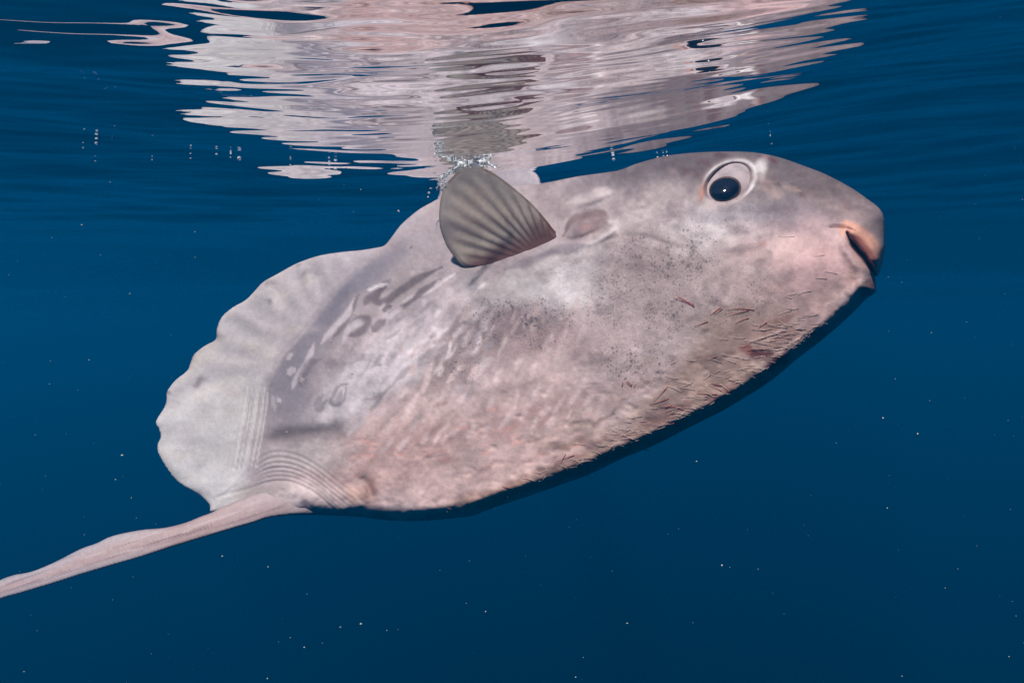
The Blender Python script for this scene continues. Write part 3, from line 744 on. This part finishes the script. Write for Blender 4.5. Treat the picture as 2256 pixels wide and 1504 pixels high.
for k, (a, b, c, e, red) in enumerate(THREADS):
    V, F = tube(thread_path(a, b, c, e, rnd.uniform(0.0002, 0.002), rnd.uniform(-.05, .05)), 0.00062 if red else 0.0005, 0.00025)
    child(mesh_obj('parasite_thread', V, F, M_red if red else M_pale, fish))
# finer bristles nobody could count
V = []; F = []
for k in range(170):
    u = rnd.random() ** 0.8; cx = 1180 + 640 * u + rnd.gauss(0, 14); cy = np.interp(cx, [1042,1253,1421,1589,1716,1845], [1135,1061,989,906,825,720]) - abs(rnd.gauss(0, 1)) * (18 + 60 * u) - 14
    if not inside(np.array([cx]), np.array([cy]), body_out)[0]: continue
    a = math.radians(190 + rnd.gauss(0, 14)); Ln = rnd.uniform(12, 36)
    v2, f2 = tube(thread_path(cx, cy, cx + Ln * math.cos(a), cy + Ln * math.sin(a) * rnd.choice([1, 1, -1.4]), rnd.uniform(.0003, .0018), rnd.uniform(-.06, .06)), 0.0004, 0.0002, 3)
    o0 = len(V); V += list(v2); F += [tuple(i + o0 for i in f) for f in f2]
br = child(mesh_obj('bristles', V, F, M_pale, fish)); br['kind'] = 'stuff'

# ------------------------------------------------------------------ bubbles, foam, drifting specks
M_bub = mat_interface('air_bubble_skin')
def ico(rad, sub):
    bm = bmesh.new(); bmesh.ops.create_icosphere(bm, subdivisions=sub, radius=rad)
    V = np.array([v.co[:] for v in bm.verts]); F = [tuple(v.index for v in f.verts) for f in bm.faces]; bm.free()
    return V, F
def bubble_mat():
    m, N, L = new_mat('bubble_glint')
    out = N.new('ShaderNodeOutputMaterial'); lw = N.new('ShaderNodeFresnel'); lw.inputs['IOR'].default_value = 1.6
    g = N.new('ShaderNodeBsdfPrincipled'); g.inputs['Base Color'].default_value = (.85, .88, .9, 1); g.inputs['Roughness'].default_value = .12; g.inputs['Specular IOR Level'].default_value = 1.0
    t = N.new('ShaderNodeBsdfTransparent'); mx = N.new('ShaderNodeMixShader'); ad = N.new('ShaderNodeMath'); ad.operation = 'ADD'; ad.inputs[1].default_value = .45; ad.use_clamp = True
    L.new(lw.outputs[0], ad.inputs[0]); L.new(ad.outputs[0], mx.inputs[0]); L.new(t.outputs[0], mx.inputs[1]); L.new(g.outputs[0], mx.inputs[2]); L.new(mx.outputs[0], out.inputs[0])
    return m
M_glint = bubble_mat()
BV, BF = ico(1.0, 3)
bub_me = None
def ray(px, py, Y):
    return np.array([(px - IMG_W / 2) / FPX * Y, Y, CAM[2] - (py - IMG_H / 2) / FPX * Y])
# pixel, radius in pixels, distance: just under the surface, between the surface and the flank
for px, py, r, near in [(212,316,5,0),(183,326,2.5,0),(210,355,2.5,0),(335,352,2.5,0),(420,349,3,0),(477,340,4.5,0),(527,349,7,0),(508,347,3,0),(640,364,3.5,0),(725,372,4,0),(739,373,6,0),(945,425,4.5,1),(943,434,3.5,1),(878,465,4,1),(1352,351,6,2),(1449,347,4,2),(1462,344,3,2),(1470,343,3,2),(1700,317,2.5,2)]:
    Y = 1.75
    while Y > 0.9 and ray(px, py, Y)[2] > surf(*ray(px, py, Y)[:2]) - (0.001 + r * 0.0006): Y -= 0.01   # back along the line of sight until it floats under the surface
    c = ray(px, py, Y)
    if bub_me is None:
        o = mesh_obj('air_bubble', BV, BF, M_glint); bub_me = o.data
    else:
        o = bpy.data.objects.new('air_bubble', bub_me); COL.objects.link(o)
    o.location = c; rr = r * Y / FPX * 0.62; o.scale = (rr, rr, rr * rnd.uniform(.8, 1.05))
    o['category'] = 'bubble'
    o['group'] = ['bubbles drifting under the sea surface beyond the tail', 'bubbles beside the raised fin', 'bubbles above the fish\'s neck'][near]
    o['label'] = ['tiny bright air bubble under the water surface away from the fish', 'tiny air bubble just behind the raised pectoral fin', 'small air bubble in the gap above the fish\'s neck'][near]

V = []; F = []
sv, sf = ico(1.0, 1)
for k in range(230):
    t = rnd.random()
    if k < 150:
        px = 972 + 125 * t + rnd.gauss(0, 5); py = np.interp(px, [970, 1000, 1036, 1080, 1120], [390, 376, 361, 364, 370]) + rnd.gauss(0, 4.5)
    else:
        px = 968 + rnd.gauss(4, 6); py = 383 + 38 * rnd.random()
    r = 0.6 + 2.4 * rnd.random() ** 2.5; Y = 1.565 + rnd.uniform(-.03, .015)
    c = ray(px, py, Y); s3 = np.array([rnd.uniform(.8, 2.4), 1, rnd.uniform(.5, 1)]) * r * Y / FPX
    o0 = len(V); V += list(sv * s3 + c); F += [tuple(i + o0 for i in f) for f in sf]
for pts in ([(962,418),(968,398),(984,384),(1004,374)], [(985,382),(1010,368),(1038,360),(1066,362),(1092,368)], [(1000,366),(1040,356),(1080,357)]):   # crumpled ribbons
    P = spline(pts, 10, closed=False); o0 = len(V); w_ = 7
    for i, (u, w) in enumerate(P):
        for j in range(w_):
            g = (j / (w_ - 1) - .5) * 11
            zz = 0.012 * (vnoise(np.array(i * .55 + 3.0), np.array(j * .6 + u)) - .5)
            V.append(ray(u + 4 * (vnoise(np.array(i * .4), np.array(j * .5 + 9.)) - .5), w + g + 5 * (vnoise(np.array(i * .5 + 40.), np.array(j * .4)) - .5), 1.562) + np.array([0, float(zz), 0]))
    for i in range(len(P) - 1):
        for j in range(w_ - 1):
            if rnd.random() < .22: continue
            F.append((o0 + i * w_ + j, o0 + (i + 1) * w_ + j, o0 + (i + 1) * w_ + j + 1, o0 + i * w_ + j + 1))
fo = mesh_obj('foam', V, F, M_glint); fo['kind'] = 'stuff'; fo['label'] = 'froth of bubbles where the raised fin breaks the surface'

M_speck = mat_plain('plankton', (0.50, 0.52, 0.46), 0.7, 0.2, 0.3, 400)
V = []; F = []
pv_, pf_ = ico(1.0, 1)
for k in range(420):
    px = rnd.uniform(-100, 2350); py = rnd.uniform(330, 1600); Y = rnd.uniform(0.7, 3.2)
    c = ray(px, py, Y)
    if c[2] > -0.06: continue
    r = (0.45 + 0.9 * rnd.random() ** 4) * 1.5 / FPX
    s3 = np.array([rnd.uniform(.7, 1.6), 1, rnd.uniform(.7, 1.3)]) * r
    o0 = len(V); V += list(pv_ * s3 + c); F += [tuple(i + o0 for i in f) for f in pf_]
sp = mesh_obj('drifting_specks', V, F, M_speck); sp['kind'] = 'stuff'; sp['label'] = 'pale plankton specks drifting in the blue water'
